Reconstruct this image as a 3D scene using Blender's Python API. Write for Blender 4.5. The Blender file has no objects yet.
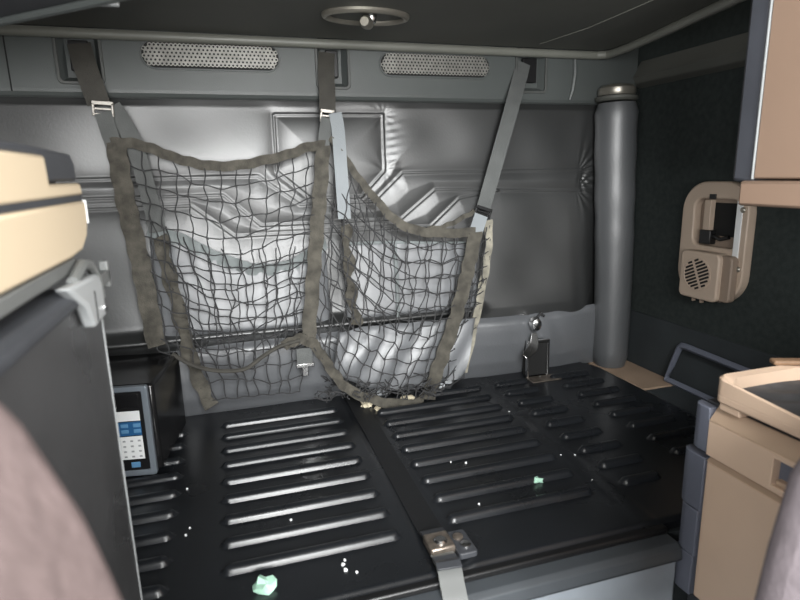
import bpy, bmesh, math, random
import numpy as np
from mathutils import Vector, Matrix
random.seed(7)
rng = np.random.default_rng(7)
S = bpy.context.scene
COL = S.collection
V3 = Vector

# ------------------------------------------------------------------ camera
YAW, PITCH, ROLL, FPX = 0.29399, 0.22034, -0.02313, 565.6
CAM = V3((0, 0, 1.18))
_cy, _sy, _cp, _sp = math.cos(YAW), math.sin(YAW), math.cos(PITCH), math.sin(PITCH)
FWD = V3((_sy*_cp, _cy*_cp, -_sp))
_r0 = V3((_cy, -_sy, 0)); _u0 = _r0.cross(FWD)
RGT = _r0*math.cos(ROLL) + _u0*math.sin(ROLL)
UPV = -_r0*math.sin(ROLL) + _u0*math.cos(ROLL)
cam = bpy.data.cameras.new('camera')
cam.sensor_width = 36; cam.lens = FPX/800*36; cam.clip_start = 0.02
cam.dof.use_dof = True; cam.dof.focus_distance = 1.6; cam.dof.aperture_fstop = 4.5
co = bpy.data.objects.new('camera', cam); COL.objects.link(co)
co.matrix_world = Matrix(((RGT.x, UPV.x, -FWD.x, CAM.x), (RGT.y, UPV.y, -FWD.y, CAM.y), (RGT.z, UPV.z, -FWD.z, CAM.z), (0, 0, 0, 1)))
S.camera = co
def ray(x, y): return RGT*((x-400)/FPX) + UPV*((300-y)/FPX) + FWD
def at_y(x, y, Y): d = ray(x, y); return CAM + d*(Y/d.y)
def at_x(x, y, X): d = ray(x, y); return CAM + d*(X/d.x)
def at_z(x, y, Z): d = ray(x, y); return CAM + d*((Z-CAM.z)/d.z)

# ------------------------------------------------------------------ materials
def lin(c):
    return tuple(((v/255)/12.92 if v/255 <= .04045 else ((v/255+.055)/1.055)**2.4) for v in c)
def mat(name, rgb, rough=.5, metal=0, var=.12, vscale=8, bump=0, bscale=200, spec=.5, rvar=0, coat=0):
    m = bpy.data.materials.new(name); m.use_nodes = True
    nt = m.node_tree; b = nt.nodes['Principled BSDF']
    c = lin(rgb)
    b.inputs['Roughness'].default_value = rough; b.inputs['Metallic'].default_value = metal
    b.inputs['Specular IOR Level'].default_value = spec
    b.inputs['Coat Weight'].default_value = coat; b.inputs['Coat Roughness'].default_value = .42
    tc = nt.nodes.new('ShaderNodeTexCoord')
    n = nt.nodes.new('ShaderNodeTexNoise'); n.inputs['Scale'].default_value = vscale; n.inputs['Detail'].default_value = 5
    nt.links.new(tc.outputs['Object'], n.inputs['Vector'])
    r = nt.nodes.new('ShaderNodeValToRGB')
    r.color_ramp.elements[0].position = .3; r.color_ramp.elements[1].position = .7
    r.color_ramp.elements[0].color = (*[v*(1-var) for v in c], 1)
    r.color_ramp.elements[1].color = (*[min(1, v*(1+var)) for v in c], 1)
    nt.links.new(n.outputs['Fac'], r.inputs['Fac']); nt.links.new(r.outputs['Color'], b.inputs['Base Color'])
    if rvar:
        mr = nt.nodes.new('ShaderNodeMapRange'); mr.inputs['To Min'].default_value = max(.02, rough-rvar); mr.inputs['To Max'].default_value = min(1, rough+rvar)
        mr.inputs['From Min'].default_value = .3; mr.inputs['From Max'].default_value = .7
        nt.links.new(n.outputs['Fac'], mr.inputs['Value']); nt.links.new(mr.outputs['Result'], b.inputs['Roughness'])
    if bump:
        n2 = nt.nodes.new('ShaderNodeTexNoise'); n2.inputs['Scale'].default_value = bscale; n2.inputs['Detail'].default_value = 3
        nt.links.new(tc.outputs['Object'], n2.inputs['Vector'])
        bp = nt.nodes.new('ShaderNodeBump'); bp.inputs['Strength'].default_value = bump; bp.inputs['Distance'].default_value = .002
        nt.links.new(n2.outputs['Fac'], bp.inputs['Height']); nt.links.new(bp.outputs['Normal'], b.inputs['Normal'])
    return m
M = dict(
    vinyl=mat('vinyl', (33, 34, 34), .43, bump=.18, bscale=160, vscale=3, var=.10, rvar=.05, spec=1.0, coat=.8),
    bolster=mat('bolster_vinyl', (80, 82, 84), .46, bump=.3, bscale=160, vscale=4, var=.1, spec=1.0, coat=.4),
    skirt=mat('skirt_vinyl', (92, 94, 97), .42, bump=.3, bscale=140, vscale=3, var=.1, spec=1.0, coat=.4),
    pocket=mat('pocket_vinyl', (112, 114, 117), .5, bump=.3, bscale=140, vscale=4, var=.1, spec=1.0, coat=.4),
    elastic=mat('elastic_band', (128, 134, 134), .8, bump=.5, bscale=120),
    header=mat('header_plastic', (74, 78, 77), .42, bump=.25, bscale=400, var=.05),
    slot=mat('slot_plastic', (70, 72, 70), .5, var=.15),
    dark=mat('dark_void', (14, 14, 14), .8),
    vent=mat('vent_metal', (132, 131, 126), .45, metal=.55, var=.2, vscale=40),
    bunk=mat('bunk_plastic', (25, 27, 30), .29, bump=.07, bscale=500, var=.2, vscale=5, rvar=.04, spec=.55),
    belt=mat('black_webbing', (20, 21, 23), .6, bump=.4, bscale=600),
    base=mat('grey_painted_steel', (140, 147, 154), .45, var=.08),
    sill=mat('grey_sill', (62, 66, 70), .5),
    carpet=mat('dark_carpet', (52, 57, 56), .95, bump=.6, bscale=500, spec=.1, var=.15, vscale=60),
    carpet2=mat('lower_carpet', (54, 58, 60), .8, bump=.3, bscale=400, spec=.2),
    tan=mat('tan_laminate', (198, 182, 156), .5, var=.03, vscale=2),
    tancarpet=mat('tan_carpet', (150, 128, 108), .95, bump=.6, bscale=400),
    beige=mat('beige_plastic', (206, 180, 157), .5, var=.04, bump=.15, bscale=500),
    beiged=mat('beige_dark', (176, 152, 130), .55, var=.06),
    grey=mat('blue_grey_plastic', (98, 102, 114), .45, var=.06),
    beigeu=mat('shaded_beige_laminate', (134, 112, 96), .55, var=.05, vscale=3),  # beige darkened to stand in for shade on the upper cabinet
    greyp=mat('edge_grey', (62, 64, 70), .5),
    greyn=mat('neutral_grey', (100, 102, 101), .5),
    greyd=mat('dark_grey_plastic', (56, 58, 62), .5, var=.1),
    greyl=mat('light_grey_plastic', (150, 153, 154), .45, var=.06),
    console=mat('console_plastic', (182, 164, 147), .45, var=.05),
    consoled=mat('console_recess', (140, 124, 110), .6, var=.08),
    black=mat('black_plastic', (20, 20, 21), .4),
    gloss=mat('black_gloss', (26, 26, 27), .16, var=.3, vscale=15, rvar=.08),
    fridge=mat('fridge_panel', (68, 68, 69), .34, var=.18, vscale=6, rvar=.1, metal=.25),
    strap=mat('taupe_webbing', (71, 68, 61), .85, bump=.6, bscale=300, var=.45, vscale=35),
    strapd=mat('dark_webbing', (62, 60, 55), .8, bump=.6, bscale=300, var=.2, vscale=25),
    strapg=mat('grey_webbing', (84, 86, 85), .7, bump=.5, bscale=300, var=.12, vscale=20),
    strapl=mat('pale_webbing', (132, 137, 140), .7, bump=.4, bscale=300, var=.08),
    strapp=mat('stained_pale_webbing', (128, 124, 112), .8, bump=.5, bscale=300, var=.45, vscale=30),
    buckle=mat('buckle_metal', (150, 146, 140), .42, metal=.8, var=.15, vscale=40),
    cord=mat('net_cord', (50, 50, 51), .8, var=.2, vscale=40),
    steel=mat('steel', (205, 205, 205), .25, metal=1, var=.08),
    rust=mat('rusty_steel', (140, 130, 120), .38, metal=.8, var=.35, vscale=60),
    white=mat('white_plastic', (224, 226, 226), .45, var=.04),
    ltblue=mat('light_blue', (92, 138, 176), .4, var=.05),
    blue=mat('mid_blue', (40, 88, 132), .4, var=.1),
    panelgrey=mat('microwave_frame', (122, 130, 138), .35, metal=.3),
    upper=mat('upper_bunk_board', (82, 83, 78), .6, var=.1, vscale=3),
    rim=mat('upper_bunk_rim', (112, 113, 106), .4, var=.06),
    latch=mat('latch_metal', (150, 146, 136), .32, metal=.7, var=.1),
    seat=mat('seat_fabric', (106, 94, 93), .95, bump=.5, bscale=160, var=.16, vscale=50, spec=.1),
    seat2=mat('seat_fabric_grey', (128, 120, 124), .95, bump=.4, bscale=160, var=.14, vscale=50, spec=.1),
    mat_=mat('rubber_mat', (66, 66, 68), .7, bump=.8, bscale=60, var=.3, vscale=20),
    mint=mat('mint_foam', (176, 218, 196), .7, var=.15, vscale=80),
    scrap=mat('beige_scrap', (190, 180, 156), .8, var=.25, vscale=80),
    film=mat('plastic_film', (206, 210, 214), .35, var=.12, vscale=60),
    wood=mat('brown_wood', (132, 104, 80), .6, var=.25, vscale=30),
    floor=mat('rubber_floor', (44, 45, 47), .7, var=.1),
    shell=mat('cab_shell', (120, 118, 114), .8, var=.05),
)
# brown-stained noise on the wear of bunk is kept subtle: dusty scuffs
def add_dust(m, rgb, amount, scale):
    nt = m.node_tree; b = nt.nodes['Principled BSDF']
    src = b.inputs['Base Color'].links[0].from_socket
    tc = nt.nodes.new('ShaderNodeTexCoord'); n = nt.nodes.new('ShaderNodeTexNoise')
    n.inputs['Scale'].default_value = scale; n.inputs['Detail'].default_value = 8; n.inputs['Roughness'].default_value = .75
    nt.links.new(tc.outputs['Object'], n.inputs['Vector'])
    r = nt.nodes.new('ShaderNodeMapRange'); r.inputs['From Min'].default_value = .62; r.inputs['From Max'].default_value = .78
    r.inputs['To Max'].default_value = amount
    nt.links.new(n.outputs['Fac'], r.inputs['Value'])
    mx = nt.nodes.new('ShaderNodeMix'); mx.data_type = 'RGBA'
    nt.links.new(r.outputs['Result'], mx.inputs['Factor']); nt.links.new(src, mx.inputs['A'])
    mx.inputs['B'].default_value = (*lin(rgb), 1)
    nt.links.new(mx.outputs['Result'], b.inputs['Base Color'])
add_dust(M['bunk'], (110, 110, 110), .22, 45)
add_dust(M['fridge'], (130, 130, 130), .3, 14)

# ------------------------------------------------------------------ mesh helpers
class MB:
    def __init__(s): s.v = []; s.f = []
    def add(s, vs, fs):
        o = len(s.v); s.v += [tuple(v) for v in vs]; s.f += [tuple(i+o for i in f) for f in fs]; return s
    def box(s, x0, x1, y0, y1, z0, z1):
        vs = [(x, y, z) for x in (x0, x1) for y in (y0, y1) for z in (z0, z1)]
        return s.add(vs, [(0, 1, 3, 2), (4, 6, 7, 5), (0, 4, 5, 1), (2, 3, 7, 6), (0, 2, 6, 4), (1, 5, 7, 3)])
    def obox(s, c, ax, ay, az, hx, hy, hz):
        c = V3(c); vs = [c+ax*(i*hx)+ay*(j*hy)+az*(k*hz) for i in (-1, 1) for j in (-1, 1) for k in (-1, 1)]
        return s.add(vs, [(0, 1, 3, 2), (4, 6, 7, 5), (0, 4, 5, 1), (2, 3, 7, 6), (0, 2, 6, 4), (1, 5, 7, 3)])
    def tube(s, pts, r, n=6, closed=False):
        pts = [V3(p) for p in pts]; k = len(pts); vs = []
        rs = r if hasattr(r, '__len__') else [r]*k
        prev = None
        for i, p in enumerate(pts):
            a = pts[(i-1) % k] if (closed or i > 0) else p
            b = pts[(i+1) % k] if (closed or i < k-1) else p
            t = (b-a)
            t = t.normalized() if t.length > 1e-9 else V3((0, 0, 1))
            if prev is None:
                u = t.cross(V3((0, 1, 0)))
                if u.length < .2: u = t.cross(V3((1, 0, 0)))
            else: u = prev - t*prev.dot(t)
            u.normalize(); prev = u; w = t.cross(u)
            for j in range(n):
                q = 2*math.pi*j/n; vs.append(p+u*(math.cos(q)*rs[i])+w*(math.sin(q)*rs[i]))
        fs = []
        for i in range(k if closed else k-1):
            for j in range(n):
                a, b = i*n+j, i*n+(j+1) % n; c, d = ((i+1) % k)*n+(j+1) % n, ((i+1) % k)*n+j
                fs.append((a, b, c, d))
        if not closed: fs += [tuple(range(n))[::-1], tuple(range((k-1)*n, k*n))]
        return s.add(vs, fs)
    def ribbon(s, pts, wdir, w, t, ndir=None):
        # flat webbing: width along wdir (vector or list), thickness t towards ndir
        pts = [V3(p) for p in pts]; k = len(pts); vs = []
        wd = wdir if isinstance(wdir, list) else [wdir]*k
        ws = w if hasattr(w, '__len__') else [w]*k
        for i, p in enumerate(pts):
            tg = (pts[min(i+1, k-1)]-pts[max(i-1, 0)]).normalized()
            a = V3(wd[i]); a = (a-tg*a.dot(tg)).normalized(); nrm = tg.cross(a)
            if nrm.y > 0: nrm = -nrm
            for sx, sy in ((-.5, 0), (.5, 0), (.5, 1), (-.5, 1)):
                vs.append(p + a*(sx*ws[i]) + nrm*(sy*t))
        fs = []
        for i in range(k-1):
            for j in range(4):
                fs.append((i*4+j, i*4+(j+1) % 4, (i+1)*4+(j+1) % 4, (i+1)*4+j))
        fs += [(0, 1, 2, 3), tuple((k-1)*4+q for q in (3, 2, 1, 0))]
        return s.add(vs, fs)
    def prism(s, poly, axis, a, b):
        # poly: 2-D outline in the other two axes (x: (y,z), y: (x,z), z: (x,y))
        n = len(poly)
        def P(q, h): return {'x': (h, q[0], q[1]), 'y': (q[0], h, q[1]), 'z': (q[0], q[1], h)}[axis]
        vs = [P(q, a) for q in poly]+[P(q, b) for q in poly]
        fs = [tuple(range(n))[::-1], tuple(range(n, 2*n))]+[(i, (i+1) % n, n+(i+1) % n, n+i) for i in range(n)]
        return s.add(vs, fs)
    def ring(s, outer, inner, axis, a, b):
        # frame between two outlines of equal point count
        n = len(outer)
        def P(q, h): return {'x': (h, q[0], q[1]), 'y': (q[0], h, q[1]), 'z': (q[0], q[1], h)}[axis]
        vs = [P(q, a) for q in outer]+[P(q, a) for q in inner]+[P(q, b) for q in outer]+[P(q, b) for q in inner]
        fs = []
        for i in range(n):
            j = (i+1) % n
            fs += [(i, j, n+j, n+i), (2*n+i, 3*n+i, 3*n+j, 2*n+j), (i, 2*n+i, 2*n+j, j), (n+i, n+j, 3*n+j, 3*n+i)]
        return s.add(vs, fs)
    def grid(s, P):
        # P: array nu x nv x 3
        nu, nv = P.shape[:2]
        vs = P.reshape(-1, 3).tolist()
        fs = [(i*nv+j, (i+1)*nv+j, (i+1)*nv+j+1, i*nv+j+1) for i in range(nu-1) for j in range(nv-1)]
        return s.add(vs, fs)
    def slab(s, P, off):
        # closed sheet: grid P plus a copy moved by off
        P = np.asarray(P, float); Q = P+np.asarray(off, float); nu, nv = P.shape[:2]; o = nu*nv
        s0 = len(s.v); s.v += [tuple(v) for v in P.reshape(-1, 3)]+[tuple(v) for v in Q.reshape(-1, 3)]
        F = []
        for i in range(nu-1):
            for j in range(nv-1):
                a, b, c, d = i*nv+j, (i+1)*nv+j, (i+1)*nv+j+1, i*nv+j+1
                F += [(a, b, c, d), (d+o, c+o, b+o, a+o)]
        edge = [(i*nv, (i+1)*nv) for i in range(nu-1)]+[((nu-1)*nv+j, (nu-1)*nv+j+1) for j in range(nv-1)] \
            + [((i+1)*nv+nv-1, i*nv+nv-1) for i in range(nu-1)]+[(j+1, j) for j in range(nv-1)]
        F += [(b, a, a+o, b+o) for a, b in edge]
        s.f += [tuple(q+s0 for q in f) for f in F]; return s
    def lathe(s, c, axis, prof, n=24, sx=1, sy=1):
        # prof: (radius, height along axis)
        c = V3(c); axis = V3(axis).normalized()
        u = axis.cross(V3((0, 0, 1)))
        if u.length < .2: u = V3((1, 0, 0))
        u.normalize(); w = axis.cross(u); vs = []
        for r, h in prof:
            for j in range(n):
                q = 2*math.pi*j/n
                vs.append(c+axis*h+u*(r*sx*math.cos(q))+w*(r*sy*math.sin(q)))
        k = len(prof); fs = [(i*n+j, i*n+(j+1) % n, (i+1)*n+(j+1) % n, (i+1)*n+j) for i in range(k-1) for j in range(n)]
        fs += [tuple(range(n))[::-1], tuple(range((k-1)*n, k*n))]
        return s.add(vs, fs)
    def blob(s, c, r, seed, flat=.5, sub=2, amp=.45):
        bm = bmesh.new(); bmesh.ops.create_icosphere(bm, subdivisions=sub, radius=1)
        rg = random.Random(seed); vs = []
        for v in bm.verts:
            k = 1+rg.uniform(-amp, amp*.6)
            vs.append(V3((v.co.x*r[0]*k, v.co.y*r[1]*k, max(-.45, v.co.z)*r[2]*k*1.0))+V3(c))
        fs = [tuple(q.index for q in f.verts) for f in bm.faces]
        bm.free(); return s.add(vs, fs)
    def build(s, name, m, parent=None, bevel=0, seg=2, angle=35, origin=None, smooth=True):
        o = V3(origin) if origin is not None else (ROOT[parent.name] if parent else V3((0, 0, 0)))
        me = bpy.data.meshes.new(name)
        me.from_pydata([(v[0]-o.x, v[1]-o.y, v[2]-o.z) for v in s.v], [], s.f)
        bm = bmesh.new(); bm.from_mesh(me); bmesh.ops.recalc_face_normals(bm, faces=bm.faces); bm.to_mesh(me); bm.free()
        me.materials.append(M[m] if isinstance(m, str) else m)
        if smooth:
            me.polygons.foreach_set('use_smooth', [True]*len(me.polygons))
            me.set_sharp_from_angle(angle=math.radians(angle))
        ob = bpy.data.objects.new(name, me); COL.objects.link(ob)
        if parent: ob.parent = parent; ROOT[ob.name] = o
        else: ob.location = o; ROOT[ob.name] = o
        if bevel:
            bv = ob.modifiers.new('bevel', 'BEVEL'); bv.width = bevel; bv.segments = seg; bv.limit_method = 'ANGLE'; bv.angle_limit = math.radians(30)
        return ob
ROOT = {}
def tag(o, label, cat, group=None):
    o['label'] = label; o['category'] = cat
    if group: o['group'] = group
    return o
def thing(name, label, cat, loc, group=None):
    o = bpy.data.objects.new(name, None); COL.objects.link(o); o.location = loc; o.empty_display_size = .05
    ROOT[o.name] = V3(loc); return tag(o, label, cat, group)
def struct(o): o['kind'] = 'structure'; return o
def lab(o, t): o['label'] = t; return o
def smooth_pts(pts, n=6):
    P = [V3(p) for p in pts]; out = []
    for i in range(len(P)-1):
        a = P[max(i-1, 0)]; b = P[i]; c = P[i+1]; d = P[min(i+2, len(P)-1)]
        for k in range(n):
            t = k/n
            out.append(.5*((2*b)+(c-a)*t+(2*a-5*b+4*c-d)*t*t+(3*b-a-3*c+d)*t**3))
    out.append(P[-1]); return out
def rrect(x0, x1, y0, y1, r, n=6):
    out = []
    for cx, cy, a0 in ((x1-r, y1-r, 0), (x0+r, y1-r, 90), (x0+r, y0+r, 180), (x1-r, y0+r, 270)):
        for k in range(n+1):
            a = math.radians(a0+90*k/n); out.append((cx+r*math.cos(a), cy+r*math.sin(a)))
    return out
X, Y, Z = V3((1, 0, 0)), V3((0, 1, 0)), V3((0, 0, 1))
WY = 1.714            # back wall
BZ = .5               # bunk top

# ================================================================== SETTING
struct(MB().box(-.80, 1.44, -1.25, 1.80, -.05, 0).build('floor', 'floor'))
struct(MB().box(-.80, 1.44, -1.25, 1.80, 2.35, 2.40).build('ceiling', 'shell'))
def wall_with_hole(name, axis, a, b, u0, u1, z0, z1, hole, m):
    # plane wall normal to axis between a and b, with a window opening
    hu0, hu1, hz0, hz1 = hole; mb = MB()
    def bx(p, q, r, s_):
        mb.box(a, b, p, q, r, s_) if axis == 'x' else mb.box(p, q, a, b, r, s_)
    bx(u0, hu0, z0, z1); bx(hu1, u1, z0, z1); bx(hu0, hu1, z0, hz0); bx(hu0, hu1, hz1, z1)
    return struct(mb.build(name, m, smooth=False))
wall_with_hole('wall_left', 'x', -.80, -.76, -1.25, 1.80, 0, 2.35, (-.95, -.10, 1.0, 1.75), 'shell')
wall_with_hole('wall_right', 'x', 1.38, 1.44, -1.25, 1.80, 0, 2.35, (-.95, -.10, 1.0, 1.75), 'carpet')
wall_with_hole('wall_front', 'y', -1.25, -1.20, -.80, 1.44, 0, 2.35, (-.54, .84, .92, 2.30), 'shell')
struct(MB().box(1.372, 1.3805, -.05, 1.70, .02, .681).build('trim_1', 'carpet2', bevel=.003))      # lower carpet panel of right wall
# sloping ledge along the top of the right wall
pA, pB = at_x(622, 70, 1.375), at_x(752, 34, 1.375)
struct(MB().prism([(1.381, 1.44), (1.355, 1.452), (1.345, 1.475), (1.381, 1.53)], 'y', .2, 1.70).build('trim_2', 'upper', bevel=.004))

# ---- padded back wall (one continuous quilted skin)
def seglist(pl): return [(pl[i], pl[i+1]) for i in range(len(pl)-1)]
RECT = [(.156, 1.351), (.478, 1.353), (.477, 1.188), (.402, 1.112), (.245, 1.116), (.154, 1.194), (.156, 1.351)]
L1 = [(-.76, 1.184), (.10, 1.182), (.214, 1.097), (.442, 1.097), (.534, 1.181), (1.176, 1.179)]
L2 = [(-.76, 1.133), (-.001, 1.131), (.098, 1.040), (.53, 1.040), (.641, 1.127), (1.176, 1.108)]
L3 = [(-.76, 1.104), (-.089, 1.104), (.022, 1.012), (.627, 1.012), (.723, 1.097), (.86, 1.1175)]
TUFT = [(1.176, 1.179), (1.182, 1.143), (1.176, 1.108)]
xs = np.arange(-.76, 1.385, .0032); zs = np.arange(.58, 1.42, .0032)
QX, QZ = np.meshgrid(xs, zs, indexing='ij')
LEAN = .062*np.clip((1.40-QZ)/.66, 0, 1)**1.15*np.clip((QZ-.60)/.09, 0, 1)*(1-np.clip((QX-1.10)/.14, 0, 1)**2)                      # the pad leans out towards its foot
GX, GZ = QX*1.70/(1.70-LEAN), 1.18+(QZ-1.18)*1.70/(1.70-LEAN)         # seam layout was measured on an upright wall
def dist(pl):
    d = np.full(GX.shape, 9.)
    for (a, b), (c, e) in seglist(pl):
        vx, vz = c-a, e-b; t = np.clip(((GX-a)*vx+(GZ-b)*vz)/(vx*vx+vz*vz), 0, 1)
        d = np.minimum(d, np.hypot(GX-a-t*vx, GZ-b-t*vz))
    return d
dR, d1, d2, d3, dT = dist(RECT), dist(L1), dist(L2), dist(L3), dist(TUFT)
dall = np.minimum.reduce([dR, d1, d2, d3, dT])
H = .013*(1-np.exp(-dall/.045))
H += .0045*np.exp(-(dR/.0034)**2)                                # piping round the square pad
for d in (d1, d2, d3): H += .0042*np.exp(-(d/.0032)**2)            # raised welts along the chevrons
# wrinkles fanning out from the tuft and from the pad corners
def wrinkle(cx, cz, amp, k, fall, ph=0):
    r = np.hypot(GX-cx, GZ-cz); th = np.arctan2(GZ-cz, GX-cx)
    return amp*np.sin(k*th+ph)*np.exp(-r/fall)*(1-np.exp(-r/.02))
RM = 1/(1+np.exp(-(GX-1.172)/.008))
H += RM*(wrinkle(1.16, 1.17, .0045, 17, .05)+wrinkle(1.16, 1.115, .0045, 15, .05, 1))+wrinkle(.478, 1.353, .0008, 10, .04)+wrinkle(.478, 1.188, .0008, 10, .04)
H += .0006*np.sin(GZ*2*math.pi/.022+2*np.sin(GX*30))*np.exp(-np.abs(GX-.505)/.02)*(GZ > 1.19)*(GZ < 1.35)
nz = np.zeros_like(GX)
for _ in range(26):
    fx, fz = rng.normal(0, 14, 2); nz += np.sin(GX*fx+GZ*fz+rng.uniform(0, 6.3))
H += .0007*nz
H *= np.clip((1.40-GZ)/.03, 0.15, 1)
H += .034*np.exp(-((GZ-.729)/.019)**2)*(1/(1+np.exp((GX-.80)/.01)))           # roll above the skirt
H *= 1-.0*GX
P = np.stack([QX, WY-H-LEAN, QZ], -1)
struct(MB().grid(P).build('wall_back', 'vinyl', angle=180))
struct(MB().box(-.80, 1.44, 1.722, 1.80, 0, 2.35).build('trim_3', 'shell'))    # steel wall behind the pad
# ---- padded skirt under it
xs2 = np.linspace(-.70, 1.245, 200); zz = np.linspace(0, 1, 26)
U, W_ = np.meshgrid(xs2, zz, indexing='ij')
hz = .49+W_*.224
hh = np.interp(W_, [0, .08, .3, .6, .8, .93, 1], [.026, .040, .062, .074, .076, .074, .056])*(1-.45*np.clip((U-1.02)/.2, 0, 1))
hh *= 1+.05*np.sin(U*9)+.04*np.sin(U*23+1)
hh += .003*np.sin(U*70+W_*9)*np.exp(-((U-1.0)/.1)**2)
struct(MB().grid(np.stack([U, 1.694-hh, hz+.004*np.sin(U*5)], -1)).build('trim_4', 'skirt', angle=180))

# ---- header panel with three recessed strap slots
HY = 1.690
slots = [(-.366, -.268), (.284, .372), (.910, 1.012)]
mb = MB(); z0, z1, hz0 = 1.408, 1.60, 1.424
def fq(x0, x1, a, b): mb.add([(x0, HY, a), (x1, HY, a), (x1, HY, b), (x0, HY, b)], [(0, 1, 2, 3)])
x = -.76
for a, b in slots:
    fq(x, a, z0, z1); fq(a, b, z0, hz0); fq(a, b, 1.56, z1)
    # slot walls slope inwards
    i = .014; d = HY+.026
    o4 = [(a, HY, hz0), (b, HY, hz0), (b, HY, 1.56), (a, HY, 1.56)]; i4 = [(a+i, d, hz0+i), (b-i, d, hz0+i), (b-i, d, 1.56-i), (a+i, d, 1.56-i)]
    mb.add(o4+i4, [(0, 1, 5, 4), (1, 2, 6, 5), (2, 3, 7, 6), (3, 0, 4, 7), (4, 5, 6, 7)])
    x = b
fq(x, 1.36, z0, z1)
prof = [(HY, 1.408), (HY+.001, 1.400), (HY+.006, 1.392), (HY+.014, 1.388), (HY+.03, 1.388)]
for (ya, za), (yb, zb) in zip(prof, prof[1:]):
    mb.add([(-.76, ya, za), (1.36, ya, za), (1.36, yb, zb), (-.76, yb, zb)], [(0, 1, 2, 3)])
hdr = struct(mb.build('trim_5', 'header'))
for a, b in slots:                                                  # raised surrounds and the dark anchor behind each strap
    MB().ring(rrect(a-.006, b+.006, hz0-.006, 1.552, .014), rrect(a+.002, b-.002, hz0+.002, 1.545, .010), 'y', HY-.005, HY+.002).build('slot_surround', 'slot', hdr, bevel=.0015)
    MB().box(a+.026, b-.026, HY+.008, HY+.024, 1.452, 1.525).build('strap_anchor', 'black', hdr, bevel=.003)
MB().box(-.4775, -.4745, HY-.0015, HY+.003, 1.40, 1.56).build('panel_joint', 'dark', hdr)
MB().tube([(1.116, HY-.001, 1.545), (1.118, HY-.003, 1.48), (1.112, HY-.002, 1.43), (1.104, HY, 1.40)], [.006, .008, .008, .005], 8).build('panel_rib', 'header', hdr)
# ---- perforated vents
def vent(x0, x1, z0, z1, label):
    cx, cz = (x0+x1)/2, (z0+z1)/2; R = (z1-z0)/2
    t = thing('vent_grille', label, 'vent', (cx, HY, z0), 'oval vents in the header panel')
    out = rrect(x0, x1, z0, z1, R*.999, 12); inn = rrect(x0+.005, x1-.005, z0+.005, z1-.005, R-.006, 12)
    MB().ring(out, inn, 'y', HY-.004, HY+.001).build('frame', 'header', t, bevel=.001)
    MB().prism(inn, 'y', HY-.0004, HY+.0001).build('backing', 'dark', t)
    p = .0105; rr = p/math.sqrt(3); mb = MB(); row = 0; zc = z0+.006
    while zc < z1-.004:
        xc = x0+.006+(p/2 if row % 2 else 0)
        while xc < x1-.005:
            dx = max(0, abs(xc-cx)-(x1-x0)/2+R)
            if math.hypot(dx, zc-cz) < R-.0075:
                ov, iv = [], []
                for k in range(6):
                    q = math.radians(60*k+30); ov.append((xc+rr*math.cos(q), HY-.0022, zc+rr*math.sin(q)))
                for k in range(6):
                    q = math.radians(60*k+30); iv.append((xc+.0031*math.cos(q), HY-.0022, zc+.0031*math.sin(q)))
                iw = [(q[0], HY-.0006, q[2]) for q in iv]
                mb.add(ov+iv+iw, [(k, (k+1) % 6, 6+(k+1) % 6, 6+k) for k in range(6)]+[(6+k, 6+(k+1) % 6, 12+(k+1) % 6, 12+k) for k in range(6)])
            xc += p
        zc += p*.866; row += 1
    mb.build('perforated_plate', 'vent', t, smooth=False)
vent(-.176, .183, 1.459, 1.534, 'shiny perforated oval vent grille left of the middle net strap')
vent(.464, .820, 1.456, 1.527, 'dull perforated oval vent grille between the middle and right net straps')

# ================================================================== CORNER
mb = MB()
pts = []; rs = []
for i in range(30):
    t = i/29; z = .492+t*.895
    pts.append((1.282-.030*t+.004*math.sin(t*5), 1.640, z)); rs.append(.059+.008*t+.0012*math.sin(t*40)*(t > .5)-.010*(t > .985)-.008*(t < .015))
mb.tube(pts, rs, 28)
b_ = tag(mb.build('corner_bolster', 'bolster', origin=(1.30, 1.64, .49)), 'tall padded grey vinyl roll standing upright in the back right corner', 'bolster')
t = thing('corner_lamp', 'small oval metal lamp above the padded corner roll', 'lamp', (1.25, 1.645, 1.392))
MB().lathe((1.25, 1.645, 1.392), Z, [(.060, 0), (.066, .006), (.066, .014), (.05, .018)], 28).build('base', 'upper', t)
MB().lathe((1.25, 1.645, 1.410), Z, [(.056, 0), (.059, .008), (.058, .022), (.050, .030), (.03, .034), (.005, .035)], 28).build('dome', 'latch', t)

# ================================================================== BUNK PLATFORM
rows = [.922+.0782*k for k in range(9)]
ribs = []
for k, y in enumerate(rows):
    ribs += [(-.62, -.150, y-.012), (-.058, .268, y+.004), (.372, .706+.004*k, y+.016)]
    ribs.append((.785, .905 if k else .885, y+.02))
    if k >= 1: ribs.append((.99, 1.14, y-.004+.02))
xs = np.concatenate([np.arange(-.755, 1.10, .0042), np.linspace(1.10, 1.222, 36)]); ys = np.arange(.80, 1.7005, .0020)
BX, BY = np.meshgrid(xs, ys, indexing='ij')
h = np.zeros_like(BX)
for a, b, y in ribs:
    r = .013
    dx = np.maximum(np.maximum(a+r-BX, BX-(b-r)), 0); d = np.hypot(dx, BY-y)
    h = np.maximum(h, .0130*np.clip(1-(d/.0135)**2, 0, 1)**.55)
h -= .004*np.exp(-((BX-.332)/.034)**8)                     # shallow channel under the belt
h += .0018*np.exp(-((BX-.745)/.02)**4)
h -= .006*np.exp(-((BY-.80)/.006)**2)+.008*np.clip((BX-1.20)/.022, 0, 1)**2
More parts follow.
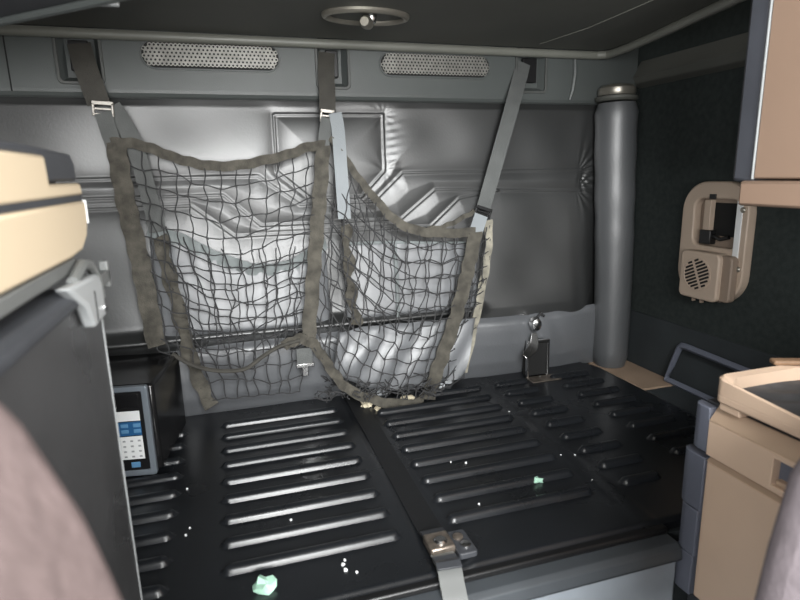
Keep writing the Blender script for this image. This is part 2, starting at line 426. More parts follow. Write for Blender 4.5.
# rounded back right corner: pull the corner in
xr = 1.222; rad = .10
cxr, cyr = xr-rad, 1.70-rad
ex = np.maximum(BX-cxr, 0); ey = np.maximum(BY-cyr, 0)
dd = np.hypot(ex, ey); mm = np.maximum(ex, ey)
sc = np.where((dd > 1e-6) & (ex > 0) & (ey > 0), mm/np.maximum(dd, 1e-6), 1)
BXr = np.where(ex > 0, cxr+ex*sc, BX); BYr = np.where(ey > 0, cyr+ey*sc, BY)
P = np.stack([BXr, BYr, BZ+h], -1)
t = thing('bunk_platform', 'large black ribbed plastic bunk platform below the net', 'bunk', (.25, .80, .46))
P = np.pad(P, ((1, 1), (1, 1), (0, 0)), mode='edge'); P[0, :, 2] = P[-1, :, 2] = BZ-.022; P[:, 0, 2] = P[:, -1, 2] = BZ-.022   # turned-down rim
mb = MB(); mb.grid(P); mb.build('ribbed_panel', 'bunk', t, angle=60)
MB().box(-.158, .775, .786, .804, .480, .494).build('front_gap_shade', 'black', t, bevel=.004)  # black strip standing in for the shadow gap below the platform lip

t = thing('bunk_box', 'light grey painted steel box under the black ribbed platform', 'box', (.25, .75, 0))
MB().box(-.158, .775, .757, .80, .0, .446).build('front_panel', 'base', t, bevel=.006)
MB().box(-.755, .775, .80, 1.70, .0, .470).build('body', 'base', t)
MB().prism([(.750, .446), (.747, .452), (.751, .472), (.762, .479), (.80, .479), (.80, .446)], 'x', -.158, .776).build('sill', 'sill', t, bevel=.002)
MB().box(.52, .56, .754, .758, .385, .392).build('slot', 'dark', t)
MB().box(.776, 1.370, .80, 1.70, 0, .470).build('side_section', 'carpet2', t)
MB().box(1.226, 1.370, .80, 1.395, .470, .489).build('side_ledge', 'carpet2', t, bevel=.004)
tag(MB().box(1.226, 1.371, 1.40, 1.690, .471, .490).build('side_ledge', 'tancarpet', bevel=.005, origin=(1.29, 1.55, .471)), 'tan carpeted ledge between the black platform and the right wall', 'ledge')

# belt lying in the channel, running over the front edge through a bracket
t = thing('hold_down_belt', 'black flat belt running front to back between the two rib fields', 'belt', (.332, .86, .5))
bp = [(.334, 1.685, .499), (.334, 1.5, .498), (.333, 1.2, .498), (.331, 1.0, .499), (.330, .925, .501), (.330, .905, .506)]
MB().ribbon(smooth_pts(bp, 4), X, .050, .003).build('webbing', 'belt', t)
MB().ribbon(smooth_pts([(.329, .915, .507), (.328, .90, .512), (.326, .885, .513)], 3), X, .046, .006).build('webbing_end', 'greyd', t, bevel=.001)
cb = MB().ribbon(smooth_pts([(.324, .845, .506), (.322, .82, .509), (.319, .795, .507), (.316, .776, .494), (.314, .752, .47), (.313, .744, .43), (.313, .748, .35)], 5), X, .044, .003)
cb.build('front_tail', 'greyn', t, bevel=.0008)
br = MB().box(.303, .351, .842, .892, .499, .517).build('buckle_block', 'rust', t, bevel=.004)
MB().lathe((.328, .862, .515), Z, [(.013, 0), (.013, .004), (.009, .007), (.003, .007)], 16).build('bolt', 'steel', br)
MB().ribbon([(.322, .830, .512), (.320, .805, .514), (.319, .792, .511)], X, .044, .004).build('keeper', 'greyd', t, bevel=.001)
t = thing('catch_plate', 'small black catch plate with two bright bolts right of the belt bracket', 'catch', (.367, .855, .5))
MB().prism(rrect(.350, .386, .822, .892, .006), 'z', .499, .511).build('plate', 'greyd', t, bevel=.002)
MB().lathe((.366, .870, .510), Z, [(.010, 0), (.010, .004), (.006, .006), (.002, .006)], 16).build('bolt', 'rust', t)
MB().lathe((.371, .845, .510), Z, [(.010, 0), (.010, .004), (.006, .006), (.002, .006)], 16).build('bolt', 'steel', t)

# ================================================================== WALL POCKETS
def ztop_l(x):
    c = [(-.20, 1.06), (-.124, 1.035), (-.036, .980), (.058, .940), (.12, .935), (.175, .944), (.246, .983), (.275, 1.0)]
    return float(np.interp(x, [q[0] for q in c], [q[1] for q in c]))
def pouch(x0, x1, ztop, zbot, depth, ripple):
    us = np.linspace(0, 1, 46); vs = np.linspace(0, 1, 34); A = np.zeros((46, 34, 3))
    for i, u in enumerate(us):
        xx = x0+(x1-x0)*u; zt = ztop(xx)
        for j, v in enumerate(vs):
            b = depth*(1-abs(2*u-1)**5)*(.45+.55*(1-v)**.5)*min(1, v*14+.1)
            b += ripple*math.sin(xx*190+3*math.sin(xx*31))*max(0, v-.72)/.28
            b += .0013*math.sin(xx*20+v*5)*math.sin(v*9+xx*7)
            A[i, j] = (xx, 1.6995-b-.012-.062*max(0, min(1, (1.40-(zbot+(zt-zbot)*v))/.66))**1.15, zbot+(zt-zbot)*v)
    return A
t = thing('wall_pocket', 'wide grey vinyl wall pocket with curved gathered top behind the left net', 'pocket', (.03, 1.69, .735))
A = pouch(-.20, .275, ztop_l, .748, .030, .004)
MB().slab(A, (0, .004, 0)).build('pouch', 'pocket', t, angle=80)
bp = [V3(A[i, 33])+V3((0, -.0065, -.014)) for i in range(46)]
MB().ribbon(bp, Z, .034, .003).build('elastic_band', 'elastic', t, angle=80)
t = thing('wall_pocket', 'square-cornered grey vinyl wall pocket with centre piping behind the right net', 'pocket', (.54, 1.69, .735))
A = pouch(.325, .757, lambda x: .978-.02*max(0, (x-.5)/.25), .748, .022, .001)
MB().slab(A, (0, .004, 0)).build('pouch', 'pocket', t, angle=80)
MB().tube([(.481, 1.630, .972), (.480, 1.611, .86), (.477, 1.600, .752)], .006, 8).build('piping', 'elastic', t)
t2 = MB().tube([(.325, 1.648, .980), (.40, 1.642, .979), (.478, 1.640, .977), (.60, 1.640, .968), (.755, 1.648, .958)], .005, 8).build('top_hem', 'elastic', t)

# ================================================================== CARGO NET
def YF(z, k=0): return 1.645-.125*max(0, min(1, (1.33-z)/.80))+k     # front face leans into the cab
def YB(z): return 1.668-.075*max(0, min(1, (1.33-z)/.8))
def lift(px, fn, k=0):
    out = []
    for x, y in px:
        Yv = 1.6
        for _ in range(12): Yv = fn(at_y(x, y, Yv).z)+k
        out.append(at_y(x, y, Yv))
    return out
net = thing('cargo_net', 'black cord cargo net on taupe webbing straps hanging before the quilted wall', 'net', (.25, 1.60, .5))
WR = []
def web(name, px, w, m, fn=YF, k=0, wdir=X, t=.0025, ripple=0, n=6, label=None):
    pts = smooth_pts(lift(px, fn, k), n)
    if ripple:
        for i, p in enumerate(pts): p.y -= ripple*(.5+.5*math.sin(i*1.9+random.random()*1.5)); p.x += ripple*.4*math.sin(i*1.3)
    o = MB().ribbon(pts, wdir, w, t).build(name, m, net, angle=70)
    if label: lab(o, label)
    return o
# upper straps from the header slots
def strap_top(px, w, m, y0=1.700, y1=1.655):
    pts = []
    for i, (x, y) in enumerate(px):
        f = i/(len(px)-1); pts.append(at_y(x, y, y0+(y1-y0)*min(1, f*2.2)))
    return MB().ribbon(smooth_pts(pts, 5), X, w, .0025).build('strap', m, net, angle=70)
strap_top([(79, 44), (84, 62), (91, 82), (99, 104)], .054, 'strapd', y1=1.660)
strap_top([(326.5, 53), (326, 72), (327, 92), (327.5, 112)], .046, 'strapd', y1=1.660)
strap_top([(523, 63), (519, 80), (512, 106), (503, 138), (494, 170), (483, 209)], .048, 'strapg', y1=1.645)
# straps between the buckles and the hems
web('strap_link', [(103, 113), (108, 128), (114, 146)], .040, 'strapg')
web('strap_link', [(327, 118), (325, 132), (323, 147)], .034, 'strapg')
web('strap_link', [(481, 215), (478, 225), (475, 234)], .044, 'strapl', label='pale webbing link under the right buckle')
# front straps down the net
web('front_strap', [(116, 141), (121, 175), (129, 215), (139, 255), (148, 300), (157, 346)], .047, 'strap', ripple=.005, n=8)
web('front_strap', [(323, 146), (320, 190), (316, 240), (312, 290), (308, 340)], .040, 'strap', ripple=.005, n=8)
web('front_strap', [(475, 232), (469, 262), (461, 295), (451, 330), (438, 366), (427, 399)], .044, 'strap', ripple=.006, n=8)
# back straps and tails
web('back_strap', [(112, 106), (124, 124), (136, 150), (149, 195), (158, 232)], .042, 'strapg', fn=YB, k=-.012)
web('back_strap', [(160, 236), (168, 270), (179, 310), (189, 350), (200, 382), (211, 406)], [.036+.006*math.sin(i*1.1) for i in range(31)], 'strap', fn=YB, k=-.012, ripple=.008)
web('strap_tail', [(335, 113), (338, 130), (341, 170), (344.5, 219)], .037, 'strapl', k=-.006, label='pale loose webbing tail beside the middle strap')
web('back_strap', [(345, 225), (348, 260), (351, 295), (357, 324)], [.028+.012*math.sin(i*1.2) for i in range(19)], 'strap', fn=YB, k=-.02, ripple=.010)
web('back_strap', [(488, 220), (488, 245), (483, 280), (474, 325), (463, 372)], .026, 'strapp', fn=YB, k=-.012, ripple=.004)
# hems
def hem(px, w, m='strap', fn=YF, k=-.002, ripple=.002, n=6):
    pts = smooth_pts(lift(px, fn, k), n)
    for i, p in enumerate(pts): p.y -= ripple*math.sin(i*1.7); p.z += ripple*.8*math.sin(i*1.1)
    return MB().ribbon(pts, [Z]*len(pts), w, .003).build('hem', m, net, angle=70)
TOPL = [(112, 143), (130, 143), (150, 148), (170, 156), (190, 162), (212, 166), (240, 165), (265, 160), (290, 154), (308, 147), (325, 145)]
TOPR = [(330, 138), (345, 158), (360, 180), (378, 202), (395, 220), (415, 230), (440, 233), (475, 232)]
BOTL = [(172, 354), (195, 366), (220, 371), (245, 369), (262, 357), (280, 346), (300, 340)]
BOTR = [(284, 346), (298, 339), (312, 343), (324, 358), (336, 376), (350, 390), (372, 399), (400, 404), (424, 401)]
hem(TOPL, .026); hem(TOPR, [.016+.012*min(1, i/30) for i in range(43)]); hem(BOTR, .030, ripple=.004)
hem([(428, 229), (445, 226), (460, 219), (474, 211)], .014, ripple=.003)
MB().tube(smooth_pts(lift(BOTL, YF, -.004), 5), .006, 6).build('hem_rope', 'strapd', net)
# netting: strands woven over a patch between four border curves
def resample(pts, n):
    pts = smooth_pts(pts, 6); d = [0]
    for a, b in zip(pts, pts[1:]): d.append(d[-1]+(b-a).length)
    out = []
    for i in range(n+1):
        s_ = d[-1]*i/n; j = max(1, next((k for k, q in enumerate(d) if q >= s_-1e-9), len(d)-1)); f = (s_-d[j-1])/max(1e-9, d[j]-d[j-1])
        out.append(pts[j-1].lerp(pts[j], f))
    return out
def coons(top, bot, left, right, nu, nv):
    T, B_, L_, R_ = resample(top, nu), resample(bot, nu), resample(left, nv), resample(right, nv)
    G = []
    for i in range(nu+1):
        u = i/nu; col = []
        for j in range(nv+1):
            v = j/nv
            p = T[i]*(1-v)+B_[i]*v+L_[j]*(1-u)+R_[j]*u-(T[0]*(1-u)*(1-v)+T[nu]*u*(1-v)+B_[0]*(1-u)*v+B_[nu]*u*v)
            col.append(p)
        G.append(col)
    return G
def netting(top, bot, left, right, nu, nv, bulge, jit, m='cord', seed=1, shear=0, sag=0):
    rg = random.Random(seed); F = 4
    G = coons(top, bot, left, right, nu*F, nv*F)
    # smooth jitter field on the knots, interpolated along the strands
    K = [[V3((rg.gauss(0, jit), rg.gauss(0, jit*.6), rg.gauss(0, jit))) if 0 < i < nu and 0 < j < nv else V3((0, 0, 0)) for j in range(nv+1)] for i in range(nu+1)]
    def pt(a, b):
        i, j = min(int(a//F), nu-1), min(int(b//F), nv-1); fu, fv = a/F-i, b/F-j
        k = K[i][j]*(1-fu)*(1-fv)+K[i+1][j]*fu*(1-fv)+K[i][j+1]*(1-fu)*fv+K[i+1][j+1]*fu*fv
        u, v = a/(nu*F), b/(nv*F)
        q = G[a][b]+k
        q.y -= bulge*math.sin(math.pi*u)*math.sin(math.pi*v**.8)
        return q
    mb = MB()
    for i in range(0, nu+1):
        ph = rg.uniform(0, 6)
        mb.tube([pt(i*F, b)+V3((.0022*math.sin(b*1.1+ph), 0, 0)) for b in range(nv*F+1)], .00175, 5)
    for j in range(1, nv+1):
        ph = rg.uniform(0, 6)
        mb.tube([pt(a, j*F)+V3((0, 0, .002*math.sin(a*.9+ph)-sag*math.sin(math.pi*(a % F)/F))) for a in range(nu*F+1)], .00175, 5)
    for i in range(1, nu):
        for j in range(1, nv):
            q = pt(i*F, j*F); mb.obox(q, X, Y, Z, .0028, .0028, .0028)
    return mb.build('netting', m, net)
fl = lambda px, k=0: lift(px, YF, k)
bl = lambda px, k=0: lift(px, YB, k-.014)
# left field
netting(fl([(124, 148), (150, 153), (180, 161), (212, 168), (245, 167), (280, 160), (320, 149)]),
        fl([(158, 350), (185, 362), (215, 371), (245, 369), (272, 351), (308, 340)]),
        fl([(124, 148), (133, 215), (145, 280), (158, 350)]), fl([(320, 149), (317, 210), (313, 280), (308, 340)]), 13, 12, .035, .0045, seed=3)
# left field, rear layer and the part that drapes over the skirt
netting(bl([(150, 215), (190, 240), (235, 250), (312, 245)]), bl([(205, 400), (235, 398), (262, 395), (300, 392)]),
        bl([(150, 215), (168, 270), (185, 340), (205, 400)]), bl([(312, 245), (310, 290), (306, 340), (300, 392)]), 9, 9, .03, .006, seed=5)
# right field, front and rear layers
netting(fl([(330, 146), (352, 170), (378, 204), (400, 225), (430, 234), (470, 235)]),
        fl([(312, 345), (335, 374), (360, 393), (385, 401), (405, 403), (424, 399)]),
        fl([(330, 146), (322, 210), (317, 280), (312, 345)]), fl([(470, 235), (460, 290), (446, 340), (424, 399)]), 13, 12, .04, .005, seed=9)
netting(bl([(335, 165), (360, 200), (395, 228), (440, 228), (484, 225)]), bl([(330, 360), (360, 380), (390, 388), (430, 384), (462, 376)]),
        bl([(335, 165), (332, 230), (330, 300), (330, 360)]), bl([(484, 225), (484, 275), (475, 325), (462, 376)]), 11, 10, .03, .008, seed=12)
# side gusset between front and back straps at the right
F_ = fl([(478, 232), (468, 285), (452, 335), (430, 395)]); B_ = bl([(490, 225), (488, 270), (478, 320), (464, 378)])
netting([F_[0], (F_[0]+B_[0])/2, B_[0]], [F_[3], (F_[3]+B_[3])/2, B_[3]], F_, B_, 3, 12, 0, .004, seed=21)
# slack cord heaped at the foot of the right bag
rg = random.Random(4); mb = MB()
for k in range(80):
    cx, cy = rg.uniform(322, 440), rg.uniform(372, 397)
    z = rg.uniform(.508, .58); c = at_z(cx, cy, z); a = rg.uniform(0, 6.3); pts = []
    L = rg.uniform(.03, .09)
    for q in range(7):
        f = q/6-.5
        pts.append((c.x+math.cos(a)*L*f+.012*math.sin(f*9+k), c.y+math.sin(a)*L*f*.6+.008*math.cos(f*7+k), z+.014*math.sin(f*6+k*2)))
    mb.tube(pts, .0019, 5)
mb.build('slack_netting', 'cord', net)
# pale cloth backing low in the right bag
bt, bb = bl([(338, 333), (370, 326), (405, 323), (440, 320), (475, 318)], -.012), bl([(332, 372), (362, 386), (395, 390), (430, 386), (462, 377)], -.012)
G = coons(bt, bb, [bt[0], (bt[0]+bb[0])/2, bb[0]], [bt[-1], (bt[-1]+bb[-1])/2, bb[-1]], 40, 12)
A = np.array([[(q.x, q.y-.006*math.sin(i*.7+.5*j)-.02*math.sin(math.pi*j/12), q.z) for j, q in enumerate(c)] for i, c in enumerate(G)])
lab(MB().slab(A, (0, .002, 0)).build('backing_cloth', 'pocket', net, angle=80), 'pale grey cloth backing low in the right bag')
# metal fittings
def buckle(px, w, h, m, roll, Yv):
    c = at_y(*px, Yv); ax = V3((math.cos(roll), 0, math.sin(roll))); az = V3((-math.sin(roll), 0, math.cos(roll))); mb = MB()
    mb.obox(c+az*h*.5, ax, Y, az, w/2, .004, .005); mb.obox(c-az*h*.5, ax, Y, az, w/2, .004, .004)
    mb.obox(c+ax*(w/2-.003), ax, Y, az, .003, .004, h/2); mb.obox(c-ax*(w/2-.003), ax, Y, az, .003, .004, h/2)
    mb.obox(c, ax, Y, az, w/2, .003, .003)
    return mb.build('buckle', m, net, bevel=.0012)
lab(buckle((103, 109), .050, .028, 'buckle', -.06, 1.648), 'bright metal buckle on the left strap')
lab(buckle((327, 116), .040, .026, 'buckle', -.1, 1.648), 'bright metal buckle on the middle strap')
lab(buckle((483, 212), .056, .022, 'black', -.32, 1.636), 'black buckle on the right strap')
def floor_clip(px, Yv, web_h):
    c = at_y(*px, Yv)
    o = MB().obox(c+Z*web_h/2, X, Y, Z, .022, .003, web_h/2+.001).build('clip_webbing', 'strapg', net)
    mb = MB(); mb.obox(c, X, Y, Z, .026, .006, .006); mb.obox(c-Z*.017, X, Y, Z, .009, .003, .016)
    return lab(mb.build('clip_tongue', 'steel', net, bevel=.002), 'bright steel clip tongue')
floor_clip((305, 365), 1.555, .05)
floor_clip((423, 407), 1.520, .012)

# hanging latch at the back right of the platform
t = thing('tether_latch', 'steel latch with hanging tongue against the skirt beside the corner roll', 'latch', (1.0, 1.608, .5))
MB().lathe(at_y(535.5, 324, 1.600), V3((0, -1, 0)), [(.018, -.012), (.020, 0), (.016, .012), (.006, .017)], 18, sy=1.25).build('knob', 'steel', t)
MB().tube([at_y(537, 318, 1.618), at_y(541, 313, 1.613), at_y(544, 316, 1.618)], .0045, 8).build('cord_loop', 'cord', t)
mb = MB(); a, b, c = at_y(534, 333, 1.593), at_y(533, 347, 1.578), at_y(524, 357, 1.558)
mb.ribbon(smooth_pts([a, b, c], 4), X, [.018, .022, .027, .030, .032, .030, .028, .024, .018], .004); mb.build('tongue', 'steel', t, bevel=.001)
p0, p1 = at_y(527, 341, 1.598), at_y(548, 360, 1.598)
MB().ring([(p0.x, .503), (p1.x, .503), (p1.x, p0.z), (p0.x, p0.z)], [(p0.x+.006, .503), (p1.x-.007, .503), (p1.x-.007, p0.z-.009), (p0.x+.006, p0.z-.009)], 'y', 1.590, 1.606).build('bracket', 'steel', t, bevel=.001)
MB().box(p0.x+.004, p1.x-.004, 1.604, 1.628, .503, p0.z-.004).build('opening', 'dark', t)
MB().box(at_y(525, 360, 1.6).x, at_y(553, 360, 1.6).x, 1.543, 1.593, .500, .5035).build('foot_plate', 'rust', t, bevel=.001)
for px in ((537, 366.5), (547.5, 369.5), (532, 360)):
    p = at_z(*px, .505); MB().lathe((p.x, p.y, .5035), Z, [(.007, 0), (.007, .003), (.003, .005)], 10).build('screw', 'steel', t)

# ================================================================== UPPER BUNK
t = thing('upper_bunk', 'dark upper bunk board with pale rounded rim overhead', 'bunk', (.3, 1.2, 1.545))
rimp = [(-.755, 1.672, 1.536), (0, 1.674, 1.536), (.8, 1.676, 1.536), (1.14, 1.676, 1.536), (1.195, 1.668, 1.536), (1.218, 1.635, 1.536), (1.20, 1.48, 1.537), (1.13, 1.15, 1.538), (1.06, .84, 1.538)]
MB().prism([(-.755, .70), (1.03, .70), (1.06, .84), (1.13, 1.15), (1.20, 1.48), (1.215, 1.63), (1.19, 1.665), (-.755, 1.665)], 'z', 1.548, 1.62).build('board', 'upper', t, bevel=.004)
MB().tube(smooth_pts(rimp, 8), .0125, 12).build('rim', 'rim', t)
MB().tube([at_z(588, 28, 1.547), at_z(630, 10, 1.547), at_z(680, -12, 1.547)], .0015, 6).build('seam', 'rim', t)
MB().tube([at_z(540, 44, 1.547), at_z(588, 28, 1.547)], .0012, 6).build('seam', 'rim', t)
lc = at_z(366, 15, 1.547)
rg_ = []
for k in range(40):
    q = 2*math.pi*k/40; rg_.append((lc.x+.098*math.cos(q), lc.y+.058*math.sin(q), 1.545))
lt = MB().tube(rg_, .0085, 10, closed=True).build('latch_ring', 'latch', t)
MB().lathe((lc.x, lc.y, 1.5475), V3((0, 0, -1)), [(.095, 0), (.095, .002), (.05, .0025), (.005, .0025)], 36, sy=.057/.098*1.0 if False else .6).build('latch_dish', 'upper', lt)
MB().tube([(lc.x+.008, lc.y+.05, 1.543), (lc.x+.005, lc.y+.0, 1.528), (lc.x-.012, lc.y-.045, 1.520), (lc.x-.02, lc.y-.062, 1.518)], [.010, .013, .015, .010], 12).build('pull_handle', 'latch', lt)
MB().lathe((lc.x+.01, lc.y-.01, 1.546), V3((0, 0, -1)), [(.014, 0), (.014, .012), (.010, .019), (.002, .021)], 14).build('pivot', 'steel', lt)

# overhead locker corner (upper left)
t = thing('overhead_locker', 'dark grey overhead locker corner in the top left of the view', 'locker', (-.4, .9, 1.42))
pl = [(-.755, .45), (.02, .45), (.03, .78), (-.139, .935), (-.306, 1.083), (-.50, 1.255), (-.755, 1.33)]
MB().prism(pl, 'z', 1.424, 1.546).build('body', 'greyd', t, bevel=.010)
MB().tube(smooth_pts([(.02, .79, 1.424), (-.139, .937, 1.424), (-.306, 1.085, 1.424), (-.50, 1.257, 1.424), (-.755, 1.332, 1.424)], 5), .008, 10).build('edge_trim', 'header', t)
q = at_z(108, 1, 1.424); MB().box(q.x-.014, q.x+.014, q.y-.008, q.y+.004, 1.417, 1.440).build('catch', 'greyl', t, bevel=.002)

# ================================================================== LEFT: REFRIGERATOR + TAN DRAWERS
FX = -.165
t = thing('refrigerator', 'dark grey cab refrigerator with plain door below the tan drawers', 'refrigerator', (-.45, .58, 0))
MB().box(-.755, FX-.022, .37, .795, 0.0, 1.046).build('body', 'greyd', t, bevel=.004)
dr = MB().box(FX-.020, FX, .375, .797, .04, 1.046).build('door', 'fridge', t, bevel=.0025)
MB().box(FX-.004, FX+.0012, .7965, .7990, .04, 1.046).build('edge_strip', 'greyl', dr)
# top rail (round-nosed) and latch block with hook
MB().prism([(FX-.02, 1.046), (FX+.004, 1.046), (FX+.010, 1.052), (FX+.010, 1.060), (FX+.003, 1.068), (FX-.02, 1.070)], 'y', .375, .665).build('top_rail', 'greyd', t, bevel=.002)
lb = MB().prism([(.600, 1.079), (.700, 1.074), (.738, 1.072), (.750, 1.060), (.752, 1.018), (.690, 1.018), (.670, 1.046)], 'x', FX+.001, FX+.016).build('latch_block', 'greyl', t, bevel=.004)
MB().tube([(FX+.006, .66, 1.076), (FX+.006, .71, 1.088), (FX+.006, .745, 1.082), (FX+.006, .772, 1.062), (FX+.006, .778, 1.036)], .006, 8).build('latch_bow', 'greyn', lb)
MB().box(FX-.004, FX+.008, .745, .846, 1.046, 1.062).build('latch_hook', 'greyn', lb, bevel=.002)
MB().box(FX-.004, FX+.008, .838, .848, 1.038, 1.074).build('latch_hook', 'greyn', lb, bevel=.002)
MB().box(FX+.0155, FX+.0170, .701, .703, 1.022, 1.058).build('latch_seam', 'dark', lb)
for yy, zz in ((.742, 1.030),):
    MB().lathe((FX+.014, yy, zz), X, [(.005, 0), (.005, .004), (.002, .006)], 10).build('rivet', 'steel', lb)

t = thing('drawer_cabinet', 'tan two-drawer cabinet standing on top of the dark refrigerator', 'cabinet', (-.45, .58, 1.07))
MB().box(-.755, FX-.025, .37, .785, 1.072, 1.200).build('carcass', 'greyd', t, bevel=.003)
d1_ = MB().prism([(.372, 1.098), (.70, 1.096), (.755, 1.099), (.785, 1.112), (.797, 1.130), (.800, 1.156), (.372, 1.156)], 'x', FX-.024, FX).build('drawer_front', 'tan', t, bevel=.004)
MB().box(FX-.012, FX+.0004, .7985, .8012, 1.128, 1.156).build('edge_strip', 'white', d1_)  # white strip paints the highlight along the drawer's far edge
MB().prism([(.372, 1.163), (.792, 1.163), (.785, 1.177), (.655, 1.177), (.652, 1.205), (.372, 1.205)], 'x', FX-.024, FX).build('drawer_front', 'tan', t, bevel=.003)
MB().box(FX-.022, FX-.002, .372, .792, 1.156, 1.163).build('gap_strip', 'greyd', t)
MB().prism([(FX-.024, 1.074), (FX-.002, 1.080), (FX-.001, 1.095), (FX-.024, 1.095)], 'y', .372, .72).build('lower_trim', 'greyn', t, bevel=.002)
MB().prism([(.372, 1.2055), (.652, 1.2055), (.655, 1.180), (.788, 1.180), (.790, 1.200), (.775, 1.211), (.63, 1.2135), (.372, 1.2125)], 'x', FX-.30, FX-.004).build('tray_top', 'greyd', t, bevel=.003)

# ================================================================== MICROWAVE
mx1, my0 = -.203, 1.33
t = thing('microwave', 'small black microwave on the platform behind the dark refrigerator', 'microwave', (-.40, 1.45, .5))
MB().box(-.60, mx1+.012, my0+.006, 1.585, .510, .724).build('body', 'gloss', t, bevel=.008)
MB().ring(rrect(-.300, mx1, .503, .723, .006), rrect(-.288, mx1-.014, .517, .711, .004), 'y', my0-.004, my0+.010).build('panel_frame', 'panelgrey', t, bevel=.002)
MB().box(-.598, -.302, my0-.006, my0+.008, .505, .722).build('door', 'gloss', t, bevel=.004)
cp_ = MB().box(-.289, mx1-.013, my0, my0+.008, .516, .712).build('control_panel', 'black', t)
xa, xb = -.276, mx1-.023
MB().box(xa, xb, my0-.0015, my0, .640, .664).build('keypad', 'white', cp_, bevel=.0005)
MB().box(xa, xb, my0-.0015, my0, .604, .638).build('button_band', 'blue', cp_, bevel=.0005)
for k in range(2):
    for zc in (.615, .629):
        MB().box(xa+.006+k*.027, xa+.022+k*.027, my0-.0025, my0-.001, zc-.0045, zc+.0045).build('button', 'ltblue', cp_, bevel=.001)
MB().box(xa, xb, my0-.0015, my0, .545, .602).build('keypad', 'white', cp_, bevel=.0005)
for i in range(3):
    for j in range(4):
        MB().box(xa+.006+i*.0165, xa+.012+i*.0165, my0-.0022, my0-.001, .550+j*.013, .554+j*.013).build('key', 'greyl', cp_)
MB().box(xa+.018, xb-.012, my0-.0022, my0, .524, .538).build('start_button', 'ltblue', cp_, bevel=.0015)
MB().box(xa, xb, my0-.0012, my0, .672, .704).build('display', 'gloss', cp_, bevel=.0005)
for xx in (-.57, mx1-.02):
    for yy in (1.36, 1.56): MB().lathe((xx, yy, .4995), Z, [(.010, 0), (.010, .012)], 12).build('foot', 'black', t)
t.rotation_euler.z = math.radians(-9)
t.location = (-.379, 1.479, .5)

# ================================================================== RIGHT WALL CONSOLE
CX = 1.380
t = thing('wall_console', 'beige wall console with round slotted speaker on the right wall', 'console', (1.37, 1.31, .79))
out = rrect(1.195, 1.430, .790, 1.137, .085, 8)
q0, q1 = at_x(696, 198, 1.352), at_x(736, 250, 1.352)
inn = rrect(q1.y, q0.y, q1.z, q0.z, .028, 8)
MB().ring(out, inn, 'x', 1.350, CX+.001).build('bezel', 'console', t, bevel=.006, seg=3)
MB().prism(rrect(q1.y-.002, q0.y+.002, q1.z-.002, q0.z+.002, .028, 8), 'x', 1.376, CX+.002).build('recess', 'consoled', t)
pm = at_x(712, 222, 1.376)
MB().box(1.3745, 1.378, q1.y+.006, pm.y-.008, q1.z+.03, q0.z-.012).build('opening', 'dark', t, bevel=.001)
MB().box(1.358, 1.377, pm.y-.008, pm.y+.016, pm.z-.040, q0.z-.004).build('post', 'console', t, bevel=.002)
MB().box(1.352, 1.377, pm.y-.020, pm.y+.020, q1.z+.004, q1.z+.046).build('latch', 'black', t, bevel=.003)
MB().tube([(1.366, pm.y-.02, q1.z+.03), (1.362, pm.y-.05, q1.z+.022), (1.366, pm.y-.075, q1.z+.03)], .006, 8).build('cable', 'black', t)
pp = at_x(713.5, 196.5, 1.350); MB().box(1.346, 1.351, pp.y-.011, pp.y+.011, pp.z-.007, pp.z+.007).build('switch', 'black', t, bevel=.001)
pp = at_x(736, 240, 1.349); MB().box(1.3475, 1.352, 1.213, 1.232, .885, 1.085).build('cover_strip', 'white', t, bevel=.001)
for px in ((743, 210), (737.5, 269.5)):
    p = at_x(*px, 1.348); MB().lathe(p, V3((-1, 0, 0)), [(.008, -.004), (.008, .001), (.005, .004), (.001, .004)], 12).build('screw', 'latch', t)
s0, s1 = at_x(681.5, 250, 1.312), at_x(715.5, 297, 1.312)
sy0, sy1, sz0, sz1 = s1.y, s0.y, .797, .937
sb = MB().prism(rrect(sy0, sy1, sz0, sz1, .018, 6), 'x', 1.312, 1.352).build('speaker_box', 'console', t, bevel=.005, seg=3)
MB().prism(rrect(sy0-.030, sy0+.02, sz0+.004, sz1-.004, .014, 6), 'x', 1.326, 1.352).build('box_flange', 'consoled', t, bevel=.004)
gc = V3((1.312, (sy0+sy1)/2+.004, (sz0+sz1)/2+.004)); GR = .047
gr = MB().lathe(gc, V3((-1, 0, 0)), [(GR+.004, -.002), (GR+.004, .0015), (GR, .002), (GR-.001, .0006), (.002, .0006)], 32).build('grille', 'console', sb)
du, dv = V3((0, math.cos(1.15), math.sin(1.15))), V3((0, -math.sin(1.15), math.cos(1.15)))
for k in range(-4, 5):
    off = k*.0098; half = math.sqrt(max(0, (GR-.003)**2-off**2))
    for sgn in (-1, 1):
        a0, a1 = .005, half
        if a1-a0 > .004:
            MB().obox(gc+V3((-.0006, 0, 0))+du*off+dv*(sgn*(a0+a1)/2), V3((1, 0, 0)), du, dv, .0012, .0029, (a1-a0)/2).build('slot', 'dark', gr)
for dy in (-.012, .018): MB().box(1.322, 1.332, gc.y+dy-.003, gc.y+dy+.003, .786, .799).build('clip', 'consoled', sb)

# grey loop at the right wall
t = tag(MB().tube([(1.345, 1.432, .497), (1.345, 1.412, .555), (1.345, 1.388, .618), (1.345, 1.378, .628), (1.345, 1.36, .629), (1.345, 1.20, .624), (1.345, 1.02, .618), (1.345, 1.0, .60), (1.345, .99, .50), (1.345, 1.02, .497), (1.345, 1.25, .496)], .0125, 4, closed=True)
        .build('grab_loop', 'grey', origin=(1.345, 1.2, .49), bevel=.003, angle=50), 'grey rectangular loop handle standing on the ledge by the right wall', 'handle')

